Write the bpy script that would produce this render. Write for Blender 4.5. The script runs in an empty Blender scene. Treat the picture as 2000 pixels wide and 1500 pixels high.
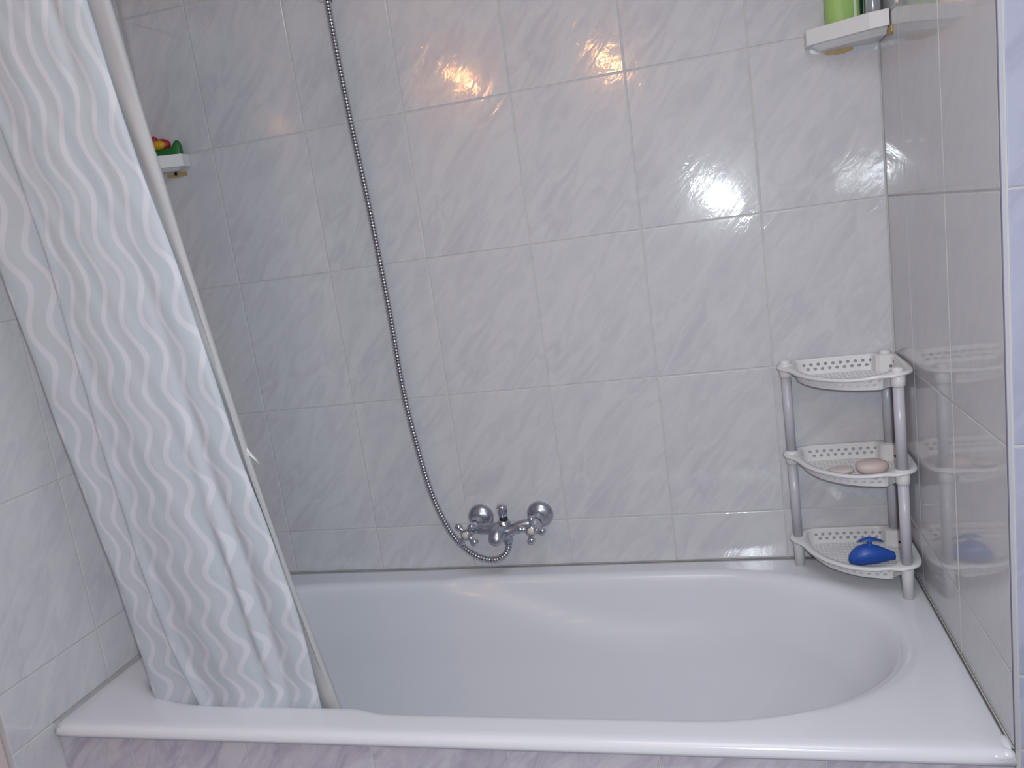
import bpy, bmesh, math, random
from mathutils import Vector, Matrix
PI = math.pi
random.seed(4)
SC = bpy.context.scene
COL = SC.collection

# ------------------------------------------------------------------ camera
cam_d = bpy.data.cameras.new('camera')
cam_d.sensor_width = 36.0
cam_d.lens = 36.0 * 1558.66 / 2000.0
cam_d.clip_start = 0.02
cam = bpy.data.objects.new('camera', cam_d)
COL.objects.link(cam)
R = [[0.96238383, 0.23406282, -0.13795637],
     [-0.08778606, -0.21264485, -0.97317818],
     [-0.25712054, 0.94868160, -0.18409851]]
CAM = Vector((-0.34701, -1.78403, 0.80453))
cam.matrix_world = Matrix(((R[0][0], -R[1][0], -R[2][0], CAM.x),
                           (R[0][1], -R[1][1], -R[2][1], CAM.y),
                           (R[0][2], -R[1][2], -R[2][2], CAM.z),
                           (0, 0, 0, 1)))
SC.camera = cam

# ------------------------------------------------------------------ world, lights, exposure
w = bpy.data.worlds.new('world'); SC.world = w; w.use_nodes = True
w.node_tree.nodes['Background'].inputs[0].default_value = (0.6, 0.65, 0.8, 1)
w.node_tree.nodes['Background'].inputs[1].default_value = 0.3

def lamp(name, kind, loc, energy, color, **kw):
    d = bpy.data.lights.new(name, kind); d.energy = energy; d.color = color
    for k, v in kw.items(): setattr(d, k, v)
    o = bpy.data.objects.new(name, d); o.location = loc; COL.objects.link(o)
    return o

# the camera's own flash, a hand's width right of and above the lens
fl = lamp('camera_flash', 'AREA', (-0.300, -1.80, 0.842), 12.9, (0.865, 0.95, 1.0), shape='DISK', size=0.04)
fl.rotation_euler = Vector((-0.44, 1.0, -0.48)).to_track_quat('-Z', 'Y').to_euler()
# soft bluish ambient fill added under the ceiling, from no known lamp
cl = lamp('ambient_fill_light', 'AREA', (-0.4, -1.45, 1.86), 10.5, (0.865, 0.95, 1.0), shape='DISK', size=1.1)

SC.view_settings.view_transform = 'Standard'
SC.view_settings.look = 'None'
SC.view_settings.gamma = 1.0
SC.view_settings.use_curve_mapping = False
SC.view_settings.exposure = 0.0

# ------------------------------------------------------------------ helpers
def mat(name, color, rough=0.4, metal=0.0, **kw):
    m = bpy.data.materials.new(name); m.use_nodes = True
    b = m.node_tree.nodes['Principled BSDF']
    b.inputs['Base Color'].default_value = (*color, 1)
    b.inputs['Roughness'].default_value = rough
    b.inputs['Metallic'].default_value = metal
    for k, v in kw.items():
        b.inputs[k].default_value = v
    return m

def N(m, kind, **kw):
    n = m.node_tree.nodes.new(kind)
    for k, v in kw.items(): setattr(n, k, v)
    return n

def L(m, a, b): m.node_tree.links.new(a, b)

def noise_grain(m, scale, amount, bump=0.0, bump_dist=0.001):
    """soft colour grain and fine relief on a plain material"""
    b = m.node_tree.nodes['Principled BSDF']
    tc = N(m, 'ShaderNodeTexCoord'); nz = N(m, 'ShaderNodeTexNoise')
    nz.inputs['Scale'].default_value = scale; nz.inputs['Detail'].default_value = 4
    L(m, tc.outputs['Object'], nz.inputs['Vector'])
    c = b.inputs['Base Color'].default_value[:]
    mx = N(m, 'ShaderNodeMix', data_type='RGBA')
    mx.inputs[6].default_value = [v * (1 - amount) for v in c[:3]] + [1]
    mx.inputs[7].default_value = [min(1, v * (1 + amount)) for v in c[:3]] + [1]
    L(m, nz.outputs['Fac'], mx.inputs[0]); L(m, mx.outputs[2], b.inputs['Base Color'])
    if bump:
        bp = N(m, 'ShaderNodeBump'); bp.inputs['Strength'].default_value = bump
        bp.inputs['Distance'].default_value = bump_dist
        L(m, nz.outputs['Fac'], bp.inputs['Height']); L(m, bp.outputs[0], b.inputs['Normal'])
    return m

def marble(name, base, vein, amount, rough=0.06, scale=1.0, relief=0.00040):
    """glazed tile: diagonal clouded veins, relief that follows them"""
    m = mat(name, base, rough, **{'Specular IOR Level': 0.75, 'Coat Weight': 0.12, 'Coat Roughness': 0.22})
    b = m.node_tree.nodes['Principled BSDF']
    tc = N(m, 'ShaderNodeTexCoord'); oi = N(m, 'ShaderNodeObjectInfo')
    mul = N(m, 'ShaderNodeVectorMath', operation='SCALE'); mul.inputs['Scale'].default_value = 23.0
    cmb = N(m, 'ShaderNodeCombineXYZ')
    L(m, oi.outputs['Random'], cmb.inputs[0]); L(m, oi.outputs['Random'], cmb.inputs[2])
    L(m, cmb.outputs[0], mul.inputs[0])
    rot = N(m, 'ShaderNodeVectorRotate', rotation_type='Y_AXIS'); rot.inputs['Angle'].default_value = math.radians(50)
    L(m, tc.outputs['Object'], rot.inputs['Vector'])
    sc = N(m, 'ShaderNodeVectorMath', operation='MULTIPLY'); sc.inputs[1].default_value = (9 * scale, 1, 30 * scale)
    L(m, rot.outputs[0], sc.inputs[0])
    add = N(m, 'ShaderNodeVectorMath', operation='ADD')
    L(m, sc.outputs[0], add.inputs[0]); L(m, mul.outputs[0], add.inputs[1])
    nz = N(m, 'ShaderNodeTexNoise'); nz.inputs['Scale'].default_value = 1.0
    nz.inputs['Detail'].default_value = 5; nz.inputs['Roughness'].default_value = 0.6; nz.inputs['Distortion'].default_value = 1.3
    L(m, add.outputs[0], nz.inputs['Vector'])
    rmp = N(m, 'ShaderNodeValToRGB'); e = rmp.color_ramp.elements
    e[0].position = 0.36; e[0].color = (1, 1, 1, 1); e[1].position = 0.60; e[1].color = (0, 0, 0, 1)
    L(m, nz.outputs['Fac'], rmp.inputs[0])
    n2 = N(m, 'ShaderNodeTexNoise'); n2.inputs['Scale'].default_value = 5.0; n2.inputs['Detail'].default_value = 1
    L(m, tc.outputs['Object'], n2.inputs['Vector'])
    mm = N(m, 'ShaderNodeMath', operation='MULTIPLY'); L(m, rmp.outputs[0], mm.inputs[0]); L(m, n2.outputs['Fac'], mm.inputs[1])
    m3 = N(m, 'ShaderNodeMath', operation='MULTIPLY'); L(m, mm.outputs[0], m3.inputs[0]); m3.inputs[1].default_value = amount
    mx = N(m, 'ShaderNodeMix', data_type='RGBA')
    mx.inputs[6].default_value = (*base, 1); mx.inputs[7].default_value = (*vein, 1)
    L(m, m3.outputs[0], mx.inputs[0]); L(m, mx.outputs[2], b.inputs['Base Color'])
    bp = N(m, 'ShaderNodeBump'); bp.inputs['Strength'].default_value = 1.0; bp.inputs['Distance'].default_value = relief
    sc3 = N(m, 'ShaderNodeVectorMath', operation='MULTIPLY'); sc3.inputs[1].default_value = (2.6, 1, 1.1)
    L(m, add.outputs[0], sc3.inputs[0])
    n3 = N(m, 'ShaderNodeTexNoise'); n3.inputs['Scale'].default_value = 1.0; n3.inputs['Detail'].default_value = 3
    n3.inputs['Distortion'].default_value = 0.8; L(m, sc3.outputs[0], n3.inputs['Vector'])
    hs = N(m, 'ShaderNodeMath', operation='MULTIPLY_ADD'); hs.inputs[1].default_value = 0.55
    L(m, n3.outputs['Fac'], hs.inputs[0]); L(m, nz.outputs['Fac'], hs.inputs[2])
    L(m, hs.outputs[0], bp.inputs['Height']); L(m, bp.outputs[0], b.inputs['Normal'])
    return m

M = {}
M['tile'] = marble('glazed_tile', (0.605, 0.60, 0.625), (0.45, 0.435, 0.50), 0.75)
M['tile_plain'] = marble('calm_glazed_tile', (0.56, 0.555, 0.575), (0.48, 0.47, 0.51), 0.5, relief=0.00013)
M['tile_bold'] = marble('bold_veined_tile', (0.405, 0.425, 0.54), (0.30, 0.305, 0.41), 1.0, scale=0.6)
M['tile_apron'] = marble('purple_veined_tile', (0.56, 0.54, 0.60), (0.34, 0.30, 0.40), 1.3, scale=0.8)
M['grout'] = noise_grain(mat('grout', (0.545, 0.535, 0.54), 0.8), 40, 0.10)
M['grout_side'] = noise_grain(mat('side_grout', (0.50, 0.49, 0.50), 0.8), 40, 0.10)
M['grout_dark'] = mat('dark_joint', (0.16, 0.14, 0.2), 0.7)
M['enamel'] = noise_grain(mat('white_enamel', (0.68, 0.685, 0.735), 0.16, **{'Specular IOR Level': 0.5}), 6, 0.01)
M['sealant'] = noise_grain(mat('aged_sealant', (0.36, 0.345, 0.32), 0.6), 60, 0.35)
M['plastic'] = noise_grain(mat('white_plastic', (0.70, 0.69, 0.70), 0.35), 30, 0.02)
M['post'] = mat('grey_plastic_tube', (0.50, 0.49, 0.54), 0.3)
M['chrome'] = noise_grain(mat('chrome', (0.58, 0.60, 0.66), 0.16, 1.0), 50, 0.08)
M['satin'] = noise_grain(mat('dulled_chrome', (0.49, 0.51, 0.57), 0.30, 1.0), 50, 0.10)
M['hose'] = mat('hose_chrome', (0.62, 0.62, 0.66), 0.16, 1.0)
M['hose_gap'] = mat('hose_gap', (0.03, 0.03, 0.035), 0.5)
M['black'] = mat('black_rubber', (0.012, 0.012, 0.016), 0.5)
M['cream'] = mat('cream_cap', (0.60, 0.54, 0.50), 0.35)
M['blue'] = mat('blue_plastic', (0.020, 0.085, 0.40), 0.4)
M['soap'] = noise_grain(mat('pink_soap', (0.62, 0.50, 0.48), 0.5), 25, 0.03)
M['soap2'] = noise_grain(mat('pale_soap', (0.64, 0.56, 0.54), 0.5), 25, 0.03)
M['green'] = mat('green_toy', (0.010, 0.135, 0.028), 0.45)
M['red'] = mat('red_toy', (0.36, 0.015, 0.03), 0.45)
M['yellow'] = mat('yellow_toy', (0.60, 0.33, 0.015), 0.45)
M['glue'] = noise_grain(mat('tan_glue', (0.46, 0.32, 0.15), 0.7), 45, 0.25, 0.5)
M['bottle'] = mat('green_bottle', (0.32, 0.50, 0.16), 0.3, **{'Subsurface Weight': 0.2, 'Subsurface Radius': (0.01, 0.02, 0.01), 'Subsurface Scale': 0.5})
M['label'] = mat('pale_label', (0.68, 0.74, 0.60), 0.4)
M['dark_green'] = mat('dark_green_label', (0.02, 0.09, 0.05), 0.35)
M['clear'] = mat('smoky_bottle', (0.42, 0.43, 0.48), 0.15, **{'Transmission Weight': 0.3})
M['room'] = noise_grain(mat('room_tiles', (0.55, 0.53, 0.56), 0.35), 3, 0.05)
M['ceiling'] = noise_grain(mat('ceiling_paint', (0.66, 0.65, 0.66), 0.9), 5, 0.03)
M['floor'] = noise_grain(mat('floor_tiles', (0.42, 0.40, 0.42), 0.3), 4, 0.1)
M['pinkish'] = noise_grain(mat('pinkish_frame_paint', (0.62, 0.52, 0.52), 0.5), 10, 0.05)
M['edge'] = mat('white_tile_edge', (0.44, 0.45, 0.50), 0.25)

def glow(name, color, strength):
    m = bpy.data.materials.new(name); m.use_nodes = True
    b = m.node_tree.nodes['Principled BSDF']
    b.inputs['Base Color'].default_value = (*color, 1)
    b.inputs['Emission Color'].default_value = (*color, 1); b.inputs['Emission Strength'].default_value = strength
    return m
M['bulb'] = glow('warm_bulb', (1.0, 0.43, 0.13), 125.0)
M['diffuser'] = glow('fill_diffuser', (0.9, 0.93, 1.0), 0.6)  # glow for the added ceiling fill

def link(name, me, m, parent=None, smooth=False):
    o = bpy.data.objects.new(name, me); COL.objects.link(o)
    if m is not None and not me.materials: me.materials.append(m)
    if parent is not None: o.parent = parent
    if smooth:
        for p in me.polygons: p.use_smooth = True
    return o

def obj(name, bm, m, parent=None, smooth=False, solid=0, bevel=0, subsurf=0, auto=None):
    me = bpy.data.meshes.new(name); bm.normal_update(); bm.to_mesh(me); bm.free()
    o = link(name, me, m, parent, smooth)
    if solid:
        s = o.modifiers.new('solid', 'SOLIDIFY'); s.thickness = abs(solid); s.offset = 0 if solid > 0 else -1
    if bevel:
        b = o.modifiers.new('bevel', 'BEVEL'); b.width = bevel; b.segments = 3; b.limit_method = 'ANGLE'
    if subsurf:
        s = o.modifiers.new('sub', 'SUBSURF'); s.levels = subsurf; s.render_levels = subsurf
    return o

def empty(name, loc, label, cat, rz=0, group=None):
    o = bpy.data.objects.new(name, None); COL.objects.link(o); o.empty_display_size = 0.03
    o.location = loc; o.rotation_euler = (0, 0, rz)
    return tag(o, label, cat, group)

def tag(o, label, cat, group=None):
    o['label'] = label; o['category'] = cat
    if group: o['group'] = group
    return o

def structure(o, label=None):
    o['kind'] = 'structure'
    if label: o['label'] = label
    return o

def box(bm, a, b):
    v = [bm.verts.new((x, y, z)) for z in (a[2], b[2]) for y in (a[1], b[1]) for x in (a[0], b[0])]
    for f in ((0, 2, 3, 1), (4, 5, 7, 6), (0, 1, 5, 4), (2, 6, 7, 3), (0, 4, 6, 2), (1, 3, 7, 5)):
        bm.faces.new([v[i] for i in f])

def loft(bm, rings, close=True, cap0=True, cap1=True):
    rs = [[bm.verts.new(p) for p in r] for r in rings]
    n = len(rs[0])
    for a, b in zip(rs, rs[1:]):
        for i in range(n if close else n - 1):
            j = (i + 1) % n
            bm.faces.new((a[i], a[j], b[j], b[i]))
    if cap0: bm.faces.new(rs[0][::-1])
    if cap1: bm.faces.new(rs[-1])
    return rs

def frame(d):
    d = Vector(d).normalized()
    up = Vector((0, 0, 1)) if abs(d.z) < 0.9 else Vector((1, 0, 0))
    s = d.cross(up).normalized(); return s, s.cross(d).normalized(), d

def lathe(bm, origin, axis, prof, n=24):
    """prof: (distance along axis, radius) pairs"""
    s, u, d = frame(axis); o = Vector(origin); rings = []
    for t, r in prof:
        r = max(r, 1e-5)
        rings.append([o + d * t + (s * math.cos(2 * PI * k / n) + u * math.sin(2 * PI * k / n)) * r for k in range(n)])
    loft(bm, rings)

def catmull(pts, per=8):
    P = [Vector(p) for p in pts]; P = [P[0] * 2 - P[1]] + P + [P[-1] * 2 - P[-2]]
    out = []
    for i in range(1, len(P) - 2):
        for k in range(per):
            t = k / per; a, b, c, d = P[i - 1:i + 3]
            out.append(0.5 * ((2 * b) + (c - a) * t + (2 * a - 5 * b + 4 * c - d) * t * t + (3 * b - a - 3 * c + d) * t ** 3))
    out.append(P[-2]); return out

def tube(bm, pts, rad, n=12, caps=True):
    rings = []; prev = None
    for i, p in enumerate(pts):
        a = pts[max(0, i - 1)]; b = pts[min(len(pts) - 1, i + 1)]
        d = (Vector(b) - Vector(a)).normalized()
        if prev is None: s, u, _ = frame(d)
        else:
            s = (prev - d * prev.dot(d)).normalized(); u = s.cross(d)
        prev = s
        r = rad(i) if callable(rad) else rad
        rings.append([Vector(p) + (s * math.cos(2 * PI * k / n) + u * math.sin(2 * PI * k / n)) * r for k in range(n)])
    loft(bm, rings, True, caps, caps)

def ball(bm, c, r, seg=14, scale=(1, 1, 1)):
    mtx = Matrix.Translation(c) @ Matrix.Diagonal((*scale, 1))
    bmesh.ops.create_uvsphere(bm, u_segments=seg, v_segments=max(6, seg * 2 // 3), radius=r, matrix=mtx)

def interp(tab, x):
    tab = sorted(tab)
    if x <= tab[0][0]: (a, b) = (tab[0], tab[1])
    elif x >= tab[-1][0]: (a, b) = (tab[-2], tab[-1])
    else:
        for a, b in zip(tab, tab[1:]):
            if a[0] <= x <= b[0]: break
    return a[1] + (b[1] - a[1]) * (x - a[0]) / (b[0] - a[0])

def smooth(a, b, x):
    t = min(1, max(0, (x - a) / (b - a))); return t * t * (3 - 2 * t)

# ------------------------------------------------------------------ the setting
TL, TW = 1.663, 0.6645          # length and depth of the tub alcove
H1, TH, TWD = 0.115, 0.3291, 0.25
ZF, ZC = -0.56, 1.90            # floor and ceiling

TILE_MESH = {}
def tile_mesh(wd, ht):
    """a glazed tile with softly rounded edges; its face looks to -Y, its centre is the origin"""
    k = (round(wd, 4), round(ht, 4))
    if k in TILE_MESH: return TILE_MESH[k]
    bm = bmesh.new(); t, e = 0.006, 0.0018
    hw, hh = wd / 2 - 0.0011, ht / 2 - 0.0011
    def rect(i, y): return [(-hw + i, y, -hh + i), (hw - i, y, -hh + i), (hw - i, y, hh - i), (-hw + i, y, hh - i)]
    loft(bm, [rect(0, t), rect(0, e), rect(e * 0.3, e * 0.3), rect(e, 0)], True, True, True)
    me = bpy.data.meshes.new('tile'); bm.normal_update(); bm.to_mesh(me); bm.free()
    TILE_MESH[k] = me; return me

def tiles(wall, us, vs, place, m, rotz):
    """one tile per cell of the grid us x vs; place(u, v) gives the centre on the wall"""
    for u0, u1 in zip(us, us[1:]):
        for v0, v1 in zip(vs, vs[1:]):
            if u1 - u0 < 0.012 or v1 - v0 < 0.012: continue
            me = tile_mesh(u1 - u0, v1 - v0)
            o = bpy.data.objects.new('tile', me); COL.objects.link(o)
            if not me.materials: me.materials.append(m)
            o.material_slots[0].link = 'OBJECT'; o.material_slots[0].material = m
            o.parent = wall; o.location = place((u0 + u1) / 2, (v0 + v1) / 2)
            j = 0.0004
            o.rotation_euler = (random.uniform(-j, j) * 4, 0, rotz + random.uniform(-j, j) * 4)

rows = [0.0, H1] + [H1 + TH * k for k in range(1, 6)] + [ZC]
rows_low = [ZF, 0.0 - TH, 0.0] + rows[1:]

bm = bmesh.new(); box(bm, (-TL - 0.12, 0.0016, ZF), (0.12, 0.12, ZC))
wall_back = structure(obj('wall_back', bm, M['grout']))
us = [-TL] + [-0.243 - TWD * k for k in range(5, -1, -1)] + [0]
tiles(wall_back, us, rows, lambda u, v: (u, 0, v), M['tile'], 0)

bm = bmesh.new(); box(bm, (0.0009, -TW + 0.001, ZF), (0.12, 0.0016, ZC))
wall_right = structure(obj('wall_right', bm, M['grout_side']))
us = [-TW + 0.0035, -TW + TWD, -TW + 2 * TWD, 0]
tiles(wall_right, us, rows, lambda u, v: (0, u, v), M['tile_plain'], -PI / 2)

bm = bmesh.new(); box(bm, (-TL - 0.12, -0.757, ZF), (-TL - 0.0016, 0.0016, ZC))
wall_left = structure(obj('wall_left', bm, M['grout']))
us = [-0.757, -0.757 + TWD, -0.757 + 2 * TWD, -0.757 + 3 * TWD, 0]
tiles(wall_left, us, rows_low, lambda u, v: (-TL, u, v), M['tile'], PI / 2)

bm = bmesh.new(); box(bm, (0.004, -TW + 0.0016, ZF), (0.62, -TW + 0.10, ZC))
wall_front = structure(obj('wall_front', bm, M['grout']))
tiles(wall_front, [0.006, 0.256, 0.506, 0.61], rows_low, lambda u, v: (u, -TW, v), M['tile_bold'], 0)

# corner joint and glazed edge where the right wall meets the short front wall
bm = bmesh.new(); box(bm, (-0.0006, -TW + 0.0012, 0.0), (0.004, -TW + 0.0034, ZC))
structure(obj('trim_1', bm, M['grout_dark']))
bm = bmesh.new(); box(bm, (0.0004, -TW - 0.0001, 0.0), (0.0046, -TW + 0.0012, ZC))
structure(obj('trim_2', bm, M['edge']))

# tiled front of the tub
bm = bmesh.new(); box(bm, (-TL, -0.654, ZF), (0.003, -0.632, -0.024))
apron = structure(obj('wall_apron', bm, M['grout']))
us = [-TL, -1.499, -1.249, -0.999, -0.750, -0.500, -0.250, 0.003]
tiles(apron, us, [ZF, -0.345, -0.014], lambda u, v: (u, -0.6556, v), M['tile_apron'], 0)

# door frame beyond the left wall
bm = bmesh.new(); box(bm, (-TL - 0.12, -0.90, ZF), (-TL - 0.012, -0.757, ZC))
structure(obj('trim_3', bm, M['pinkish'], bevel=0.004))

# rest of the room, behind the camera
bm = bmesh.new(); box(bm, (-TL - 0.12, -2.60, ZF - 0.1), (0.72, 0.12, ZF)); structure(obj('floor', bm, M['floor']))
bm = bmesh.new(); box(bm, (-TL - 0.12, -2.60, ZC), (0.72, 0.12, ZC + 0.1)); structure(obj('ceiling', bm, M['ceiling']))
bm = bmesh.new(); box(bm, (-TL - 0.12, -2.60, ZF), (0.72, -2.50, ZC)); structure(obj('wall_rear', bm, M['room']))
bm = bmesh.new(); box(bm, (-TL - 0.12, -2.50, ZF), (-TL - 0.02, -0.90, ZC)); structure(obj('wall_entrance', bm, M['room']))
bm = bmesh.new(); box(bm, (0.62, -2.50, ZF), (0.72, -TW + 0.1, ZC)); structure(obj('wall_window', bm, M['room']))

# ------------------------------------------------------------------ bathtub
def superell(t, ax, ay, e):
    c, s = math.cos(t), math.sin(t)
    return (math.copysign(abs(c) ** (2 / e), c) * ax, math.copysign(abs(s) ** (2 / e), s) * ay)

CY = -0.334
def crease(x): return 0.115 * smooth(-1.04, -0.55, x) ** 0.8
def basin_pt(k, n, d, base):
    """point k of the basin outline at depth d; base = inset"""
    t = 2 * PI * k / n
    half = 0.285
    if k == 0: t = 1e-4
    if math.cos(t) >= 0:
        x, y = superell(t, 1.0, 1.0, 2.05)
        ax = 0.415 - base * 2.4; ay = half - base
        x = -0.452 + x * ax
    else:
        x, y = superell(t, 1.0, 1.0, 3.3)
        ax = 0.337 - base * 0.55; ay = half - base
        x = -1.27 + x * ax
    # straight sides between the two end curves
    return x, CY + y * ay

def basin_ring(n, d, base):
    """outline resampled evenly; sides of the wider shoulder step in below the armrest line"""
    raw = [basin_pt(k, 400, d, base) for k in range(400)]
    # insert the straight runs by arc-length resampling
    L_ = [0]
    for i in range(400):
        a, b = raw[i], raw[(i + 1) % 400]
        L_.append(L_[-1] + math.dist(a, b))
    tot = L_[-1]; out = []; j = 0
    for i in range(n):
        s = tot * i / n
        while L_[j + 1] < s: j += 1
        t = (s - L_[j]) / max(1e-9, L_[j + 1] - L_[j])
        a, b = raw[j % 400], raw[(j + 1) % 400]
        x, y = a[0] + (b[0] - a[0]) * t, a[1] + (b[1] - a[1]) * t
        zc = crease(x)
        left = 1 - smooth(-1.06, -0.98, x)
        below = smooth(zc - 0.012, zc + 0.040, d) if x > -1.06 else 1
        amt = max(left, below * (1 - smooth(-0.62, -0.30, x)))
        side = smooth(0.12, 0.24, abs(y - CY))
        y -= math.copysign(0.016 * amt * side, y - CY)
        out.append((x, y, -d))
    return out

def build_tub():
    t = empty('bathtub', (-TL / 2, -TW / 2, 0), 'white enamelled bathtub with a wide flat rim and tiled front', 'bathtub')
    off = Vector((-TL / 2, -TW / 2, 0))
    bm = bmesh.new(); n = 240
    prof = [(0, 0), (0.0030, 0.0002), (0.0060, 0.0008), (0.0089, 0.0018), (0.0115, 0.0032), (0.0138, 0.0049), (0.0158, 0.0069), (0.0177, 0.0093), (0.0194, 0.0122), (0.0208, 0.0158), (0.0222, 0.0204), (0.0237, 0.0260), (0.0254, 0.0330), (0.0272, 0.042), (0.0294, 0.053), (0.0322, 0.066), (0.0355, 0.082),
            (0.0395, 0.10), (0.0445, 0.12), (0.050, 0.145), (0.056, 0.18), (0.069, 0.22), (0.084, 0.26), (0.102, 0.30),
            (0.122, 0.335), (0.146, 0.362), (0.175, 0.378), (0.20, 0.384)]
    rings = [basin_ring(n, d, b) for b, d in prof]
    # outer rectangle
    x0, x1, y0, y1 = -TL + 0.0010, -0.0005, -0.6725, -0.0010
    c = Vector((-0.83, CY)); rc = 0.014
    def outer(inset, z, rad_left):
        pts = []
        for p in rings[0]:
            d = Vector((p[0], p[1])) - c
            X0, X1, Y0, Y1 = x0 + inset, x1 - inset * 0.5, y0 + inset, y1
            k = min([(X1 - c.x) / d.x if d.x > 1e-9 else 1e9, (X0 - c.x) / d.x if d.x < -1e-9 else 1e9,
                     (Y1 - c.y) / d.y if d.y > 1e-9 else 1e9, (Y0 - c.y) / d.y if d.y < -1e-9 else 1e9])
            q = c + d * k; pts.append([q.x, q.y, z])
        for cx, cy in ((X0, Y0), (X1, Y0), (X0, Y1), (X1, Y1)):
            i = min(range(n), key=lambda i: (pts[i][0] - cx) ** 2 + (pts[i][1] - cy) ** 2)
            r = rad_left if cy == Y0 else 0.0
            if r and cx == X0:
                ccx = cx + r; ccy = cy + r
                for q in pts:
                    if q[0] < ccx and q[1] < ccy or q is pts[i]:
                        v = Vector((min(q[0], ccx) - ccx, min(q[1], ccy) - ccy))
                        if v.length < 1e-6: v = Vector((-1, -1))
                        v.normalize(); q[0], q[1] = ccx + v.x * r, ccy + v.y * r
            else:
                pts[i][0], pts[i][1] = cx, cy
        return [tuple(q) for q in pts]
    outs = [outer(0.012, -0.024, 0.014), outer(0.001, -0.021, 0.014), outer(0, -0.015, 0.014), outer(0.0022, -0.008, 0.014),
            outer(0.0065, -0.0025, 0.014), outer(0.013, 0, 0.012)]
    mids = []
    for f in (0.25, 0.6, 0.9):
        mids.append([tuple(Vector(a) * (1 - f) + Vector(b) * f) for a, b in zip(outs[-1], rings[0])])
    allr = [[Vector(p) - off for p in r] for r in outs + mids + rings]
    loft(bm, allr, True, False, True)
    bmesh.ops.recalc_face_normals(bm, faces=bm.faces[:])
    for f in bm.faces:
        pass
    basin = obj('basin', bm, M['enamel'], t, smooth=True)
    # a small overflow disc and waste, hidden under the curtain end
    bm = bmesh.new(); lathe(bm, Vector((-1.30, CY, -0.3845)) - off, (0, 0, 1), [(0, 0.033), (0.003, 0.031), (0.004, 0.022), (0.002, 0.018)], 24)
    obj('waste', bm, M['chrome'], t, smooth=True)
    # aged bead of sealant along the walls
    bm = bmesh.new()
    tube(bm, [Vector(p) - off for p in ((-TL + 0.0012, -0.66, 0.0006), (-TL + 0.0012, -0.0014, 0.0006), (-0.0012, -0.0014, 0.0006), (-0.0012, -0.662, 0.0006))], 0.0013, 8)
    obj('sealant', bm, M['sealant'], t, smooth=True)['label'] = 'thin discoloured bead of sealant where rim meets wall'
    # lumpy patch of sealant at the right front corner
    bm = bmesh.new()
    ball(bm, Vector((-0.010, -0.662, -0.008)) - off, 0.012, 20, (0.9, 0.85, 0.7))
    ball(bm, Vector((-0.006, -0.645, -0.001)) - off, 0.008, 16, (0.7, 2.2, 0.4))
    ball(bm, Vector((-0.020, -0.667, -0.010)) - off, 0.010, 16, (1.3, 0.5, 0.6))
    obj('sealant_patch', bm, M['enamel'], t, smooth=True)['label'] = 'lumpy patch of sealant on the front right corner'
    return t
build_tub()

# ------------------------------------------------------------------ shower curtain
XL = [(0.836, -1.542), (0.542, -1.524), (0.315, -1.506), (0.172, -1.501), (-0.018, -1.497), (-0.16, -1.495), (1.46, -1.575)]
XA = [(1.46, -1.452), (1.085, -1.444), (0.927, -1.431), (0.526, -1.434), (0.269, -1.429), (0.127, -1.416), (-0.019, -1.385), (-0.16, -1.375)]
XB = [(1.46, -1.245), (1.235, -1.225), (1.055, -1.215), (0.999, -1.211), (0.861, -1.191), (0.679, -1.177), (0.574, -1.168), (0.469, -1.162), (0.399, -1.149), (0.342, -1.143), (0.292, -1.138), (0.205, -1.130), (0.115, -1.124), (-0.014, -1.128), (-0.16, -1.125)]
XR = [(1.46, -1.207), (1.234, -1.195), (1.139, -1.191), (1.032, -1.186), (0.97, -1.183), (0.858, -1.177), (0.759, -1.172), (0.594, -1.160), (0.462, -1.151), (0.364, -1.144), (0.284, -1.136), (0.232, -1.130), (0.153, -1.120), (0.072, -1.108), (-0.028, -1.094), (-0.16, -1.08)]
def sm(tab, z):
    return sum(interp(tab, z + d) for d in (-0.06, -0.03, 0, 0.03, 0.06)) / 5

ROD_Z, ROD_Y = 1.46, -0.690
def yplane(z):
    return -0.585 - 0.07 * z if z > 0 else -0.585 + 0.10 * (-z)

def section(z):
    l, a, b, r = sm(XL, z), sm(XA, z), sm(XB, z), sm(XR, z)
    y = yplane(z)
    m_ = b - a
    def g(x, y0, s): return math.exp(-((x - y0) / s) ** 2)
    low = smooth(0.65, 0.1, z) if False else 1 - smooth(0.05, 0.75, z)
    pts = [(l + 0.05, 0.030), (l + 0.012, 0.026), (l + 0.001, 0.020), (l, 0.013), (l + 0.008, 0.008),
           (l + 0.3 * (a - l), 0.007), (l + 0.65 * (a - l), 0.010), (a - 0.006, 0.013), (a + 0.012, 0.016),
           (a + 0.022, 0.0145), (a + 0.012, 0.011), (a + 0.001, 0.007), (a, 0.001), (a + 0.008, -0.004)]
    # the broad front panel with shallow folds
    K = 14
    for k in range(1, K):
        f = k / K
        x = a + 0.008 + (m_ - 0.020) * f
        yy = -0.004 - 0.004 * math.sin(f * PI)
        yy += 0.0035 * math.sin(f * 9.0 + 0.8 + 0.9 * z) * (0.4 + low)
        # gathers beside the right hand fold
        yy += 0.010 * g(f, 0.80, 0.05) * (0.55 + 0.45 * math.sin(z * 5)) 
        yy += 0.007 * g(f, 0.62, 0.05) * low * g(z, 0.25, 0.22) * 1.4
        yy -= 0.006 * g(f, 0.71, 0.05) * g(z, 0.24, 0.16) * 1.5
        pts.append((x, yy))
    pts += [(b - 0.010, -0.004), (b - 0.002, -0.001), (b + 0.0005, 0.004), (b - 0.010, 0.009), (b - 0.018, 0.0125), (min(b - 0.006, r - 0.012), 0.0135),
            (b + 0.5 * (r - b) - 0.001, 0.011 + 0.002 * math.sin(z * 11)), (r - 0.004, 0.012), (r, 0.017), (r - 0.008, 0.023), (r - 0.06, 0.028)]
    return [Vector((p[0], y + p[1], z)) for p in pts]

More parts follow.
